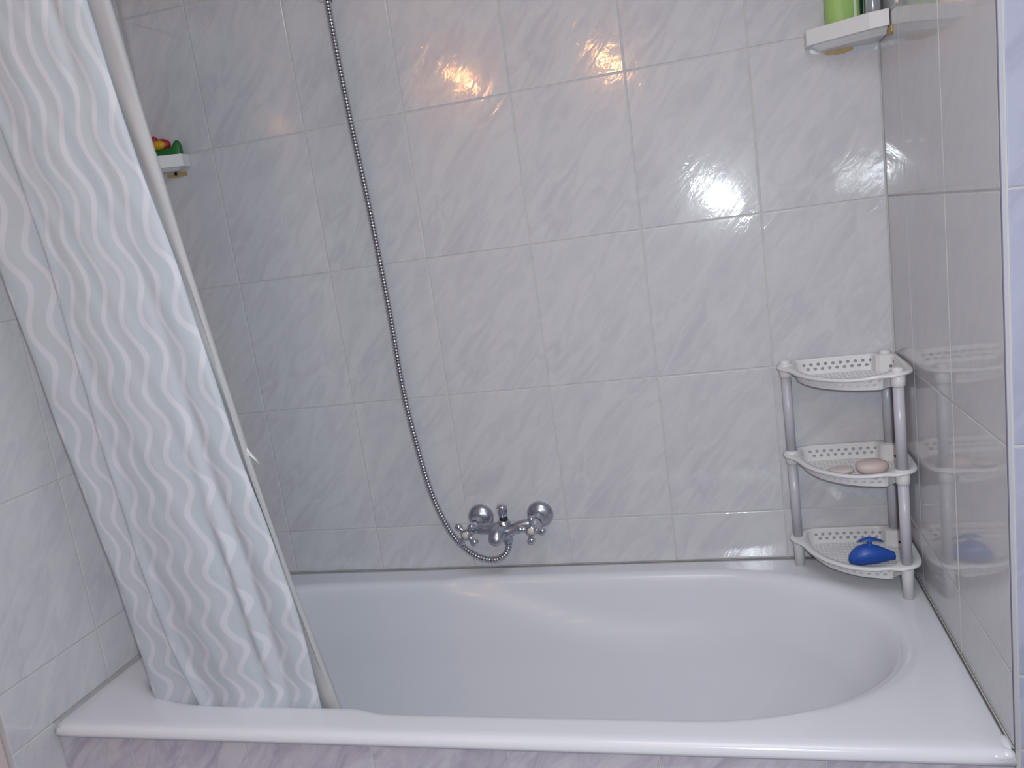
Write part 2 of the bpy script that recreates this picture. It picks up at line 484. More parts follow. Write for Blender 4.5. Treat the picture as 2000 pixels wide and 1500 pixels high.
def build_curtain():
    t = empty('shower_curtain', (-1.35, ROD_Y, ROD_Z - 0.02), 'pale shower curtain with wavy white and grey-blue stripes hanging into the tub', 'curtain')
    off = Vector(t.location)
    ref = catmull(section(0.6), 5); us = [0]
    for p, q in zip(ref, ref[1:]): us.append(us[-1] + (q - p).length)
    NZ = 120; zt, zb = ROD_Z - 0.03, -0.13
    bm = bmesh.new(); uvl = bm.loops.layers.uv.new('UVMap'); grid = []; uvs = {}
    for i in range(NZ + 1):
        z = zt + (zb - zt) * i / NZ
        c = catmull(section(z), 5)
        row = []
        for j, p in enumerate(c):
            # small irregular rumples
            q = p.copy()
            q.y += 0.0012 * math.sin(j * 0.35 + z * 21) * math.sin(z * 9 + j * 0.11)
            v = bm.verts.new(q - off); row.append(v)
            ph = math.log(0.080 + 0.055 * (z + 0.2)) / 0.055
            uvs[v] = (us[j], ph)
        grid.append(row)
    for a, b in zip(grid, grid[1:]):
        for j in range(len(a) - 1):
            f = bm.faces.new((a[j], b[j], b[j + 1], a[j + 1]))
            for lp in f.loops: lp[uvl].uv = uvs[lp.vert]
    # ---- printed cloth
    m = mat('printed_cloth', (0.6, 0.6, 0.64), 0.55, **{'Specular IOR Level': 0.3}); b = m.node_tree.nodes['Principled BSDF']
    uv = N(m, 'ShaderNodeUVMap'); sx = N(m, 'ShaderNodeSeparateXYZ'); L(m, uv.outputs[0], sx.inputs[0])
    def math_(op, a, c=None, d=None):
        n = N(m, 'ShaderNodeMath', operation=op)
        for k, v in enumerate((a, c, d)):
            if v is None: continue
            if isinstance(v, (int, float)): n.inputs[k].default_value = v
            else: L(m, v, n.inputs[k])
        return n.outputs[0]
    U, V = sx.outputs[0], sx.outputs[1]
    nz = N(m, 'ShaderNodeTexNoise', noise_dimensions='2D'); nz.inputs['Scale'].default_value = 1.0; nz.inputs['Detail'].default_value = 1
    cv = N(m, 'ShaderNodeCombineXYZ'); L(m, math_('MULTIPLY', U, 11.0), cv.inputs[0]); L(m, math_('MULTIPLY', V, 0.9), cv.inputs[1])
    L(m, cv.outputs[0], nz.inputs['Vector'])
    nzc = math_('SUBTRACT', nz.outputs['Fac'], 0.5)
    ph = math_('ADD', math_('MULTIPLY', V, 2 * PI), math_('MULTIPLY', nzc, 1.6))
    wave = math_('MULTIPLY', math_('SINE', ph), 0.0115)
    uu = math_('ADD', math_('ADD', U, wave), math_('MULTIPLY', nzc, 0.014))
    fr = math_('FRACT', math_('DIVIDE', uu, 0.037))
    # white line in the middle of each repeat
    tri = math_('ABSOLUTE', math_('SUBTRACT', fr, 0.5))
    rp = N(m, 'ShaderNodeMapRange', interpolation_type='SMOOTHSTEP')
    rp.inputs['From Min'].default_value = 0.10; rp.inputs['From Max'].default_value = 0.19
    rp.inputs['To Min'].default_value = 1; rp.inputs['To Max'].default_value = 0
    L(m, tri, rp.inputs['Value'])
    fr2 = math_('FRACT', math_('ADD', math_('DIVIDE', uu, 0.074), 0.2))
    mx0 = N(m, 'ShaderNodeMix', data_type='RGBA')
    mx0.inputs[6].default_value = (0.475, 0.53, 0.58, 1); mx0.inputs[7].default_value = (0.488, 0.522, 0.57, 1)
    rp2 = N(m, 'ShaderNodeMapRange', interpolation_type='SMOOTHSTEP'); rp2.inputs['From Min'].default_value = 0.3; rp2.inputs['From Max'].default_value = 0.7
    L(m, fr2, rp2.inputs['Value']); L(m, rp2.outputs[0], mx0.inputs[0])
    mx = N(m, 'ShaderNodeMix', data_type='RGBA'); L(m, rp.outputs[0], mx.inputs[0]); L(m, mx0.outputs[2], mx.inputs[6])
    mx.inputs[7].default_value = (0.59, 0.60, 0.655, 1)
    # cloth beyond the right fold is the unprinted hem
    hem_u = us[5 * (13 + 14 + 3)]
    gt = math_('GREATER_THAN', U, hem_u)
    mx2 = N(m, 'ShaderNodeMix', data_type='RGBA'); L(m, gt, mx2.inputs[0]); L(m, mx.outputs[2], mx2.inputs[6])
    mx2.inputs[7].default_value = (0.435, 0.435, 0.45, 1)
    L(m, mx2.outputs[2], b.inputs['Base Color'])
    w_ = N(m, 'ShaderNodeTexNoise'); w_.inputs['Scale'].default_value = 900
    bp = N(m, 'ShaderNodeBump'); bp.inputs['Strength'].default_value = 0.25; bp.inputs['Distance'].default_value = 0.0005
    tc = N(m, 'ShaderNodeTexCoord'); L(m, tc.outputs['Object'], w_.inputs['Vector'])
    L(m, w_.outputs['Fac'], bp.inputs['Height']); L(m, bp.outputs[0], b.inputs['Normal'])
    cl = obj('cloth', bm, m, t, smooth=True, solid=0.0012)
    # loose frayed tag sticking out of the right edge
    bm = bmesh.new()
    z0 = 0.487; x0 = sm(XR, z0) - 0.006; y0 = yplane(z0) + 0.013
    for dz, ln in ((0.012, 0.012), (0.006, 0.019), (0.0, 0.022)):
        tube(bm, [Vector((x0, y0, z0 + dz + 0.012)) - off, Vector((x0 + ln * 0.45, y0 + 0.002, z0 + dz + 0.004)) - off, Vector((x0 + ln, y0 + 0.003, z0 + dz - 0.011)) - off], lambda i: (0.0022, 0.0016, 0.0007)[i], 6)
    obj('frayed_end', bm, M['plastic'], t, smooth=True)['label'] = 'small frayed white end sticking out of the right edge'
    # rings on the rod
    for k in range(7):
        x = -1.555 + k * 0.058
        bm = bmesh.new()
        pts = [Vector((x, ROD_Y + 0.021 * math.cos(a), ROD_Z + 0.021 * math.sin(a) - 0.006)) - off for a in [2 * PI * j / 20 for j in range(21)]]
        tube(bm, pts, 0.0018, 6, False)
        obj('ring', bm, M['plastic'], t, smooth=True)
    return t
build_curtain()

def build_rod():
    t = empty('curtain_rod', (-TL / 2, ROD_Y, ROD_Z), 'white curtain rod above the tub carrying the shower curtain', 'rod')
    bm = bmesh.new(); tube(bm, [Vector((-TL / 2 + 0.001, 0, 0)), Vector((TL / 2 - 0.0, 0, 0)), Vector((TL / 2 + 0.03, 0, 0))], 0.0125, 20)
    obj('pole', bm, M['plastic'], t, smooth=True)
    bm = bmesh.new(); lathe(bm, (-TL / 2 + 0.001, 0, 0), (1, 0, 0), [(0, 0.024), (0.004, 0.024), (0.012, 0.016)], 20)
    obj('wall_flange', bm, M['plastic'], t, smooth=False)
    # bracket turning back onto the short front wall
    bm = bmesh.new(); tube(bm, [Vector((TL / 2 + 0.02, 0, 0)), Vector((TL / 2 + 0.02, -ROD_Y - TW - 0.001, 0))], 0.013, 16)
    obj('bracket', bm, M['plastic'], t, smooth=False)
build_rod()

# ------------------------------------------------------------------ mixer tap
def build_mixer():
    t = empty('bath_mixer', (-0.881, 0, 0.131), 'two-handled chrome bath mixer on the back wall above the tub rim', 'tap')
    o = Vector((-0.881, 0, 0.131))
    P = lambda x, y, z: Vector((x, y, z)) - o
    for x in (-0.956, -0.806):
        bm = bmesh.new()
        lathe(bm, P(x, -0.0003, 0.133), (0, -1, 0), [(0, 0.0325), (0.003, 0.0325), (0.007, 0.031), (0.012, 0.027), (0.016, 0.021), (0.019, 0.015), (0.022, 0.0125), (0.040, 0.012)], 36)
        obj('wall_flange', bm, M['satin'], t, smooth=True)
    # body: two swept arms meeting in a central boss
    bm = bmesh.new()
    arm = catmull([P(-0.956, -0.030, 0.132), P(-0.956, -0.048, 0.129), P(-0.942, -0.058, 0.125), P(-0.915, -0.060, 0.124), P(-0.884, -0.060, 0.126)], 6)
    tube(bm, arm, lambda i: 0.0165 - 0.004 * math.sin(PI * i / len(arm)), 18)
    arm2 = catmull([P(-0.806, -0.030, 0.132), P(-0.806, -0.048, 0.130), P(-0.818, -0.057, 0.132), P(-0.840, -0.060, 0.130), P(-0.862, -0.060, 0.120), P(-0.884, -0.060, 0.112)], 6)
    tube(bm, arm2, lambda i: 0.0165 - 0.005 * math.sin(PI * i / len(arm2)), 18)
    lathe(bm, P(-0.884, -0.058, 0.096), (0, 0, 1), [(0, 0.010), (0.004, 0.0155), (0.014, 0.0185), (0.030, 0.0185), (0.042, 0.0165), (0.048, 0.012), (0.050, 0.009)], 28)
    obj('body', bm, M['satin'], t, smooth=True)
    # stub spout
    bm = bmesh.new()
    sp = catmull([P(-0.886, -0.055, 0.120), P(-0.890, -0.072, 0.122), P(-0.893, -0.087, 0.120), P(-0.894, -0.096, 0.113), P(-0.894, -0.099, 0.106), P(-0.894, -0.100, 0.100)], 5)
    rr = [0.0165, 0.0178, 0.0190, 0.0180, 0.0160, 0.0090]
    tube(bm, sp, lambda i: interp([(k * 5, v) for k, v in enumerate(rr)], i), 20)
    s_ = obj('spout', bm, M['satin'], t, smooth=True)
    # hose outlet with nut
    bm = bmesh.new(); lathe(bm, P(-0.877, -0.060, 0.116), (0.0, 0, -1), [(0, 0.011), (0.010, 0.012), (0.012, 0.0105), (0.013, 0.0115), (0.027, 0.0115), (0.030, 0.0085)], 12)
    obj('hose_nut', bm, M['satin'], t, smooth=False)
    # diverter
    bm = bmesh.new(); lathe(bm, P(-0.881, -0.060, 0.1445), (0, 0, 1), [(0, 0.0098), (0.0065, 0.0098), (0.0075, 0.009)], 24)
    obj('diverter_collar', bm, M['black'], t, smooth=True)['label'] = 'black rubber collar under the diverter knob'
    bm = bmesh.new(); lathe(bm, P(-0.881, -0.060, 0.152), (0, 0, 1), [(0, 0.008), (0.002, 0.0095), (0.010, 0.0105), (0.019, 0.0125), (0.026, 0.0125), (0.030, 0.0105), (0.032, 0.006), (0.0325, 0.001)], 24)
    obj('diverter_knob', bm, M['chrome'], t, smooth=True)
    # cross handles
    for (hx, hy, hz, ax, rot) in ((-0.966, -0.098, 0.127, (-0.26, -1, 0.04), 0.72), (-0.807, -0.098, 0.131, (0.0, -1, 0.0), 0.12)):
        h = bpy.data.objects.new('handle', None); COL.objects.link(h); h.empty_display_size = 0.02; h.parent = t
        me = None
        h.location = P(hx, hy, hz)
        s, u, d = frame(ax)
        base = Vector((-0.956 if hx < -0.9 else -0.806, -0.052, 0.129)) - Vector((hx, hy, hz))
        bm = bmesh.new(); ln = base.length
        lathe(bm, base, -base, [(0, 0.0155), (0.012, 0.0145), (ln - 0.018, 0.011), (ln - 0.010, 0.0085), (ln, 0.0095)], 20)
        lathe(bm, (0, 0, 0), d, [(-0.008, 0.008), (-0.005, 0.0125), (0.003, 0.0130), (0.006, 0.0095), (0.007, 0.008)], 22)
        for k in range(4):
            a = rot + k * PI / 2
            e = s * math.cos(a) + u * math.sin(a)
            lathe(bm, e * 0.007 - d * 0.001, e, [(0, 0.0070), (0.006, 0.0058), (0.011, 0.0055), (0.014, 0.0072), (0.018, 0.0088), (0.022, 0.0086), (0.026, 0.006), (0.0275, 0.001)], 14)
        # the handle's mesh replaces its empty
        me = bpy.data.meshes.new('handle'); bm.normal_update(); bm.to_mesh(me); bm.free()
        me.materials.append(M['chrome'])
        for p in me.polygons: p.use_smooth = True
        loc = h.location.copy(); bpy.data.objects.remove(h)
        h = bpy.data.objects.new('handle', me); COL.objects.link(h); h.parent = t; h.location = loc
        bm = bmesh.new(); lathe(bm, d * 0.0062, d, [(0, 0.0082), (0.0018, 0.0080), (0.0034, 0.006), (0.0042, 0.001)], 20)
        c = obj('handle_cap', bm, M['cream'], h, smooth=True); c['label'] = 'cream coloured cap'
build_mixer()

# ------------------------------------------------------------------ hose and its holder
def build_hose():
    pts = [(-1.104, -0.062, 1.392), (-1.104, -0.060, 1.348), (-1.102, -0.058, 1.202), (-1.097, -0.057, 1.065), (-1.090, -0.057, 0.935), (-1.0855, -0.058, 0.819),
           (-1.0805, -0.060, 0.653), (-1.0795, -0.060, 0.482), (-1.068, -0.060, 0.342), (-1.052, -0.060, 0.225), (-1.029, -0.060, 0.145),
           (-1.003, -0.060, 0.094), (-0.965, -0.061, 0.058), (-0.925, -0.061, 0.045), (-0.895, -0.061, 0.053), (-0.880, -0.060, 0.072), (-0.877, -0.060, 0.090)]
    o = Vector((-0.873, -0.060, 0.09))
    c = catmull(pts, 24)
    # walk along evenly
    L_ = [0]
    for a, b in zip(c, c[1:]): L_.append(L_[-1] + (b - a).length)
    pitch = 0.0072; n = int(L_[-1] / pitch); t = empty('shower_hose', o, 'ribbed chrome shower hose hanging in a long loop down to the tap', 'hose')
    def at(s):
        s = min(max(s, 0), L_[-1] - 1e-6)
        lo, hi = 0, len(L_) - 1
        while hi - lo > 1:
            m_ = (lo + hi) // 2
            if L_[m_] <= s: lo = m_
            else: hi = m_
        return c[lo].lerp(c[hi], (s - L_[lo]) / (L_[hi] - L_[lo]))
    P = []; Rr = []
    for k in range(n):
        for f, r in ((0.04, 0.0050), (0.12, 0.0070), (0.32, 0.0081), (0.55, 0.0081), (0.74, 0.0070), (0.82, 0.0050)):
            P.append(at((k + f) * pitch) - o); Rr.append(r)
    bm = bmesh.new(); tube(bm, P, lambda i: Rr[i], 14)
    me = bpy.data.meshes.new('ribbed_sleeve'); bm.normal_update(); bm.to_mesh(me); bm.free()
    me.materials.append(M['hose']); me.materials.append(M['hose_gap'])
    for i, p in enumerate(me.polygons):
        p.use_smooth = True
        if (i // 14) % 6 == 5: p.material_index = 1
    link('ribbed_sleeve', me, None, t)
    bm = bmesh.new(); lathe(bm, Vector(pts[0]) - o + Vector((0, 0, -0.012)), (0, 0, 1), [(0, 0.0085), (0.003, 0.0095), (0.028, 0.011), (0.030, 0.009)], 18)
    obj('end_nut', bm, M['chrome'], t, smooth=False)
build_hose()

def build_holder():
    t = empty('shower_holder', (-1.135, 0, 1.385), 'pale wall bracket at the top of the shower hose, cut by the frame', 'bracket')
    o = Vector((-1.135, 0, 1.385))
    bm = bmesh.new(); lathe(bm, Vector((-1.133, -0.0005, 1.392)) - o, (0, -1, 0), [(0, 0.026), (0.005, 0.026), (0.009, 0.022), (0.011, 0.015)], 28)
    obj('wall_plate', bm, M['plastic'], t, smooth=True)
    bm = bmesh.new(); tube(bm, [Vector(p) - o for p in ((-1.130, -0.008, 1.396), (-1.120, -0.03, 1.402), (-1.110, -0.046, 1.408))], 0.010, 14)
    lathe(bm, Vector((-1.105, -0.062, 1.408)) - o, (0, 0, 1), [(0, 0.0135), (0.002, 0.017), (0.022, 0.018), (0.024, 0.0145)], 20)
    obj('cradle', bm, M['plastic'], t, smooth=True)
    bm = bmesh.new(); lathe(bm, Vector((-1.1225, -0.0005, 1.365)) - o, (0, -1, 0), [(0, 0.0036), (0.002, 0.0034), (0.003, 0.002)], 14)
    obj('screw', bm, M['black'], t, smooth=True)['label'] = 'small dark screw head'
build_holder()

# ------------------------------------------------------------------ corner rack
def angle_curve(pts, c, n=144):
    """closed outline given by points, resampled by angle around c"""
    P = [Vector((p[0], p[1], 0)) for p in pts]
    m_ = len(P); dense = []
    for i in range(m_):
        a, b, cc, d = P[i - 1], P[i], P[(i + 1) % m_], P[(i + 2) % m_]
        for k in range(12):
            t = k / 12
            dense.append(0.5 * ((2 * b) + (cc - a) * t + (2 * a - 5 * b + 4 * cc - d) * t * t + (3 * b - a - 3 * cc + d) * t ** 3))
    pol = sorted((math.atan2(p.y - c[1], p.x - c[0]), (Vector((p.x - c[0], p.y - c[1]))).length) for p in dense)
    pol = [(a - 2 * PI, r) for a, r in pol] + pol + [(a + 2 * PI, r) for a, r in pol]
    out = []; j = 0
    for i in range(n):
        th = -PI + 2 * PI * i / n
        while pol[j + 1][0] < th: j += 1
        f = (th - pol[j][0]) / max(1e-9, pol[j + 1][0] - pol[j][0])
        r = pol[j][1] + (pol[j + 1][1] - pol[j][1]) * f
        out.append((c[0] + r * math.cos(th), c[1] + r * math.sin(th)))
    return out

RC = (-0.098, -0.085)
OUTER = [(-0.006, -0.006), (-0.05, -0.0045), (-0.10, -0.0045), (-0.15, -0.0045), (-0.195, -0.008), (-0.225, -0.018), (-0.239, -0.036), (-0.234, -0.056),
         (-0.218, -0.078), (-0.203, -0.115), (-0.178, -0.155), (-0.142, -0.188), (-0.100, -0.206), (-0.070, -0.212), (-0.046, -0.221), (-0.022, -0.214),
         (-0.008, -0.192), (-0.0045, -0.15), (-0.0045, -0.10), (-0.0045, -0.05)]
INNER = [(-0.041, -0.036), (-0.046, -0.020), (-0.056, -0.0125), (-0.10, -0.0115), (-0.15, -0.0115), (-0.185, -0.014), (-0.200, -0.024), (-0.204, -0.045), (-0.203, -0.065),
         (-0.195, -0.095), (-0.177, -0.133), (-0.150, -0.164), (-0.118, -0.186), (-0.088, -0.196), (-0.064, -0.200), (-0.054, -0.190), (-0.040, -0.181),
         (-0.022, -0.176), (-0.013, -0.14), (-0.0115, -0.10), (-0.0125, -0.056), (-0.019, -0.046)]
def rim_dz(x, y):
    """the front edge dips between the two front posts"""
    f = (x * -0.71 + y * -0.71)     # distance out from the corner
    return -0.010 * smooth(0.17, 0.235, f)

def tray_rim_mesh():
    o = angle_curve(OUTER, RC); i = angle_curve(INNER, RC)
    bm = bmesh.new(); rings = []
    def ring(f, dz): 
        return [(a[0] + (b[0] - a[0]) * f, a[1] + (b[1] - a[1]) * f, dz + rim_dz(*a)) for a, b in zip(o, i)]
    rings = [ring(0.0, -0.006), ring(0.0, -0.002), ring(0.12, 0.0), ring(0.85, 0.0), ring(1.0, -0.003), ring(1.0, -0.006), ring(0.3, -0.0035), ring(0.12, -0.006)]
    loft(bm, rings + [rings[0]], True, False, False)
    bmesh.ops.remove_doubles(bm, verts=bm.verts[:], dist=1e-6)
    bmesh.ops.recalc_face_normals(bm, faces=bm.faces[:])
    me = bpy.data.meshes.new('rim'); bm.to_mesh(me); bm.free(); me.materials.append(M['plastic'])
    for p in me.polygons: p.use_smooth = True
    return me

def basket_path():
    i = angle_curve(INNER, RC, 288)
    # start at the back edge near the corner, run along the back wall to the left, round the front
    k0 = min(range(288), key=lambda k: math.dist(i[k], (-0.046, -0.020)))
    p = i[k0:] + i[:k0]
    L_ = [0]
    for k in range(288): L_.append(L_[-1] + math.dist(p[k], p[(k + 1) % 288]))
    tot = L_[-1]
    def at(s, h):
        s %= tot; lo, hi = 0, 288
        while hi - lo > 1:
            m_ = (lo + hi) // 2
            if L_[m_] <= s: lo = m_
            else: hi = m_
        a, b = p[lo], p[(lo + 1) % 288]; f = (s - L_[lo]) / (L_[lo + 1] - L_[lo])
        x, y = a[0] + (b[0] - a[0]) * f, a[1] + (b[1] - a[1]) * f
        k = 0.035 * h / 0.034      # the wall tapers in a little towards the floor
        top = rim_dz(x * 1.06, y * 1.06) - 0.004
        z = top + (-0.034 - top) * (h / 0.034)
        return (x + (RC[0] - x) * k, y + (RC[1] - y) * k, z)
    return tot, at

def basket_mesh():
    tot, at = basket_path()
    bm = bmesh.new(); nc = round(tot / 0.0150); cw = tot / nc
    cache = {}
    def V(s, h):
        q = at(s, h); k = (round(q[0], 6), round(q[1], 6), round(q[2], 6))
        if k not in cache: cache[k] = bm.verts.new(q)
        return cache[k]
    def quad(s0, s1, h0, h1):
        try: bm.faces.new((V(s0, h0), V(s1, h0), V(s1, h1), V(s0, h1)))
        except ValueError: pass
    bands = [(0, 0.0045, 0), (0.0045, 0.0155, 1), (0.0155, 0.0265, 2), (0.0265, 0.034, 0)]
    for h0, h1, row in bands:
        sh = cw / 2 if row == 2 else 0
        for c in range(nc):
            s0 = c * cw + sh; s1 = s0 + cw; sm_ = (s0 + s1) / 2
            x, y, _ = at(sm_, 0.01)
            hole = 0
            if row:
                if y > -0.020 and -0.186 < x < -0.050: hole = 1       # back wall, two rows
                elif x > -0.022 and -0.16 < y < -0.045: hole = 1       # right wall, two rows
                elif row == 2 and x < -0.062 and y < -0.06: hole = 1   # curved front, lower row
                elif row == 1 and -0.092 < x < -0.068 and y < -0.15: hole = 1
            if not hole:
                sm2 = (s0 + s1) / 2
                quad(s0, sm2, h0, h1); quad(sm2, s1, h0, h1)
                continue
            hm = (h0 + h1) / 2; r = 0.0038
            out = [(s0, h0), (sm_, h0), (s1, h0), (s1, hm), (s1, h1), (sm_, h1), (s0, h1), (s0, hm)]
            inn = [(sm_ + r * math.cos(a), hm + r * math.sin(a)) for a in [-3 * PI / 4 + k * PI / 4 for k in range(8)]]
            vo = [V(*q) for q in out]; vi = [bm.verts.new(at(*q)) for q in inn]
            for k in range(8):
                j = (k + 1) % 8
                try: bm.faces.new((vo[k], vo[j], vi[j], vi[k]))
                except ValueError: pass
    me = bpy.data.meshes.new('basket_wall'); bm.normal_update(); bm.to_mesh(me); bm.free(); me.materials.append(M['plastic'])
    return me

def floor_mesh():
    tot, at = basket_path()
    ring = [at(tot * k / 96, 0.034) for k in range(96)]
    bm = bmesh.new()
    loft(bm, [[(x, y, -0.0335) for x, y, z in ring], [(x, y, -0.0350) for x, y, z in ring]])
    # raised lattice ribs
    def inside(x, y):
        c = False; n = len(ring); j = n - 1
        for i in range(n):
            xi, yi = ring[i][:2]; xj, yj = ring[j][:2]
            if (yi > y) != (yj > y) and x < (xj - xi) * (y - yi) / (yj - yi) + xi: c = not c
            j = i
        return c
    def ribs(axis):
        v = -0.21
        while v < 0:
            run = None; u = -0.21
            while u < 0.002:
                p = (u, v) if axis == 0 else (v, u)
                ins = inside(*p)
                if ins and run is None: run = u
                if not ins and run is not None:
                    a, b = run, u - 0.002
                    if b - a > 0.01:
                        if axis == 0: box(bm, (a, v - 0.0008, -0.0336), (b, v + 0.0008, -0.0329))
                        else: box(bm, (v - 0.0008, a, -0.0336), (v + 0.0008, b, -0.0329))
                    run = None
                u += 0.002
            v += 0.0085
    ribs(0); ribs(1)
    me = bpy.data.meshes.new('basket_floor'); bm.normal_update(); bm.to_mesh(me); bm.free(); me.materials.append(M['plastic'])
    return me

POSTS = ((-0.2215, -0.038), (-0.0365, -0.203), (-0.0235, -0.0225))
TIERS = (0.072, 0.264, 0.456)
def build_rack():
    t = empty('corner_rack', (-0.03, -0.03, 0), 'white three-tier plastic corner rack standing on the tub rim', 'rack')
    o = Vector((-0.03, -0.03, 0))
    rim, wall_, flo = tray_rim_mesh(), basket_mesh(), floor_mesh()
    for k, z in enumerate(TIERS):
        tr = link('tray', rim, None, t); tr.location = Vector((0, 0, z)) - o
        a = link('basket_wall', wall_, None, tr)
        s = a.modifiers.new('s', 'SOLIDIFY'); s.thickness = 0.0016; s.offset = 0
        link('basket_floor', flo, None, tr)
        for px, py in POSTS:
            bm = bmesh.new()
            if k == 0:
                lathe(bm, (px, py, -0.006), (0, 0, -1), [(0, 0.0125), (0.004, 0.0125), (0.006, 0.0118), (z - 0.0062, 0.0105)], 20)
                obj('foot', bm, M['plastic'], tr, smooth=True)
            else:
                lathe(bm, (px, py, 0.0005), (0, 0, -1), [(0, 0.0135), (0.018, 0.0130), (0.028, 0.0125), (0.029, 0.0110)], 20)
                obj('socket', bm, M['plastic'], tr, smooth=True)
        if k == 2:
            for px, py in POSTS:
                bm = bmesh.new(); lathe(bm, (px, py, 0.0), (0, 0, 1), [(0, 0.0110), (0.004, 0.0108), (0.007, 0.008), (0.008, 0.002)], 18)
                obj('post_cap', bm, M['plastic'], tr, smooth=True)
    for z0, z1 in zip(TIERS, TIERS[1:]):
        for px, py in POSTS:
            bm = bmesh.new(); lathe(bm, Vector((px, py, z0 - 0.004)) - o, (0, 0, 1), [(0, 0.0100), (z1 - z0 - 0.018, 0.0100)], 20)
            p_ = obj('post', bm, M['post'], t, smooth=True); p_['label'] = 'grey plastic tube between two trays'
build_rack()

# ------------------------------------------------------------------ things in the rack
zt1 = TIERS[0] - 0.0322; zt2 = TIERS[1] - 0.0322
def build_blue():
    t = empty('bath_toy', (-0.088, -0.135, zt1), 'small blue plastic toy with a T-shaped top in the lowest tray', 'toy', rz=0.05)
    bm = bmesh.new(); rings = []
    #  pear body lying on its side: blunt belly left, narrow snout right
    prof = [(-0.046, 0.002, 0.013), (-0.044, 0.009, 0.014), (-0.038, 0.015, 0.0165), (-0.028, 0.0195, 0.0205), (-0.014, 0.0215, 0.0235), (0.000, 0.0205, 0.0235),
            (0.012, 0.0180, 0.0225), (0.024, 0.0140, 0.0205), (0.034, 0.0105, 0.0190), (0.040, 0.0088, 0.0180), (0.043, 0.0080, 0.0172), (0.0445, 0.004, 0.0165)]
    for x, r, zc in prof:
        rings.append([(x, r * 0.95 * math.cos(a), max(0.0004, zc + r * 1.02 * math.sin(a))) for a in [2 * PI * k / 24 for k in range(24)]])
    loft(bm, rings)
    obj('body', bm, M['blue'], t, smooth=True)
    bm = bmesh.new()
    lathe(bm, (-0.004, 0, 0.040), (0, 0, 1), [(0, 0.0085), (0.004, 0.0052), (0.010, 0.0045), (0.014, 0.0065)], 16)
    rings = []
    for x, hy, hz, dz in ((-0.026, 0.001, 0.0008, -0.003), (-0.023, 0.005, 0.0018, -0.002), (-0.014, 0.007, 0.0026, 0.0005), (-0.004, 0.008, 0.0034, 0.001), (0.006, 0.007, 0.0028, 0.0),
                          (0.014, 0.006, 0.0024, -0.0025), (0.020, 0.004, 0.0022, -0.005), (0.023, 0.001, 0.0008, -0.006)):
        rings.append([(x, hy * math.cos(a), 0.0555 + dz + hz * math.sin(a)) for a in [2 * PI * k / 16 for k in range(16)]])
    loft(bm, rings)
    obj('crossbar', bm, M['blue'], t, smooth=True)
build_blue()

def soap(loc, dims, m, label, rz, tilt=0):
    bm = bmesh.new(); n = 28; rings = []
    for k in range(11):
        v = -PI / 2 + PI * k / 10
        cz, cr = math.sin(v), math.cos(v)
        cz = math.copysign(abs(cz) ** 0.8, cz); cr = max(1e-3, cr) ** 0.7
        rings.append([(math.copysign(abs(math.cos(a)) ** 0.85, math.cos(a)) * dims[0] * cr, math.copysign(abs(math.sin(a)) ** 0.85, math.sin(a)) * dims[1] * cr, dims[2] * cz) for a in [2 * PI * j / n for j in range(n)]])
    loft(bm, rings)
    o = obj('soap_bar', bm, m, None, smooth=True)
    o.location = loc; o.rotation_euler = (tilt, 0, rz)
    tag(o, label, 'soap')
    return o
soap((-0.076, -0.120, zt2 + 0.0135 + 0.0005), (0.031, 0.024, 0.0135), M['soap'], 'thick rounded pink soap bar in the middle tray', 0.15)
soap((-0.134, -0.108, zt2 + 0.0055 + 0.0005), (0.026, 0.020, 0.0055), M['soap2'], 'thin worn pale soap bar left of the thicker pink one', 0.3)

# ------------------------------------------------------------------ glued corner shelves high on the wall
def wall_shelf(loc, mirror, label, rad, glue, deep):
    """faceted corner tray with an upstand; corner at loc, reaching to -X (or +X) and -Y"""
    sx = 1 if mirror else -1
    t = empty('corner_shelf', loc, label, 'shelf')
    g = 0.0015
    def outline(r, ins, z):
        k = r / 0.137
        pts = [(g, -g), (r - ins, -g), (r - ins * 0.9, -(0.040 * k - ins * 0.3)), (0.034 * k - ins * 0.2, -(0.101 * k - ins)), (g, -(0.108 * k - ins))]
        return [(sx * x, y, z) for x, y in pts]
    bm = bmesh.new()
    loft(bm, [outline(rad, 0.000, 0.0), outline(rad, 0.000, 0.029), outline(rad, 0.003, 0.029), outline(rad, 0.003, 0.003)], True, True, True)
    bmesh.ops.recalc_face_normals(bm, faces=bm.faces[:])
    obj('tray', bm, M['plastic'], t, bevel=0.0012)
    bm = bmesh.new()
    loft(bm, [outline(rad, 0.030, -deep), outline(rad, 0.012, 0.001)], True, True, True)
    for v in bm.verts:   # keep the back edges near the walls
        v.co.x = v.co.x; 
    bmesh.ops.recalc_face_normals(bm, faces=bm.faces[:])
    obj('base', bm, M['plastic'], t, bevel=0.0015)
    for kind, a, b in glue:
        bm = bmesh.new(); rings = []
        n = 10
        random.seed(int(abs(a[0]) * 1000) + 3)
        top = []; bot = []
        for k in range(n + 1):
            f = k / n; w_ = 0.5 + 0.5 * math.sin(PI * min(1, max(0, f * 1.0)))
            u = a[0] + (b[0] - a[0]) * f
            top.append((u, a[1] + 0.001)); bot.append((u, b[1] + (1 - w_) * 0.5 * (a[1] - b[1]) + random.uniform(-0.0012, 0.0012)))
        loop = top + bot[::-1]
        if kind == 'back': p3 = lambda u, z, d: (u, -d, z)
        else: p3 = lambda u, z, d: (-d * -sx * -1 if False else (sx * d), u, z)
        loft(bm, [[p3(u, z, 0.0003) for u, z in loop], [p3(u, z, 0.0030) for u, z in loop]])
        bmesh.ops.recalc_face_normals(bm, faces=bm.faces[:])
        obj('glue_residue', bm, M['glue'], t)['label'] = 'tan strip of old glue under the shelf'
    return t
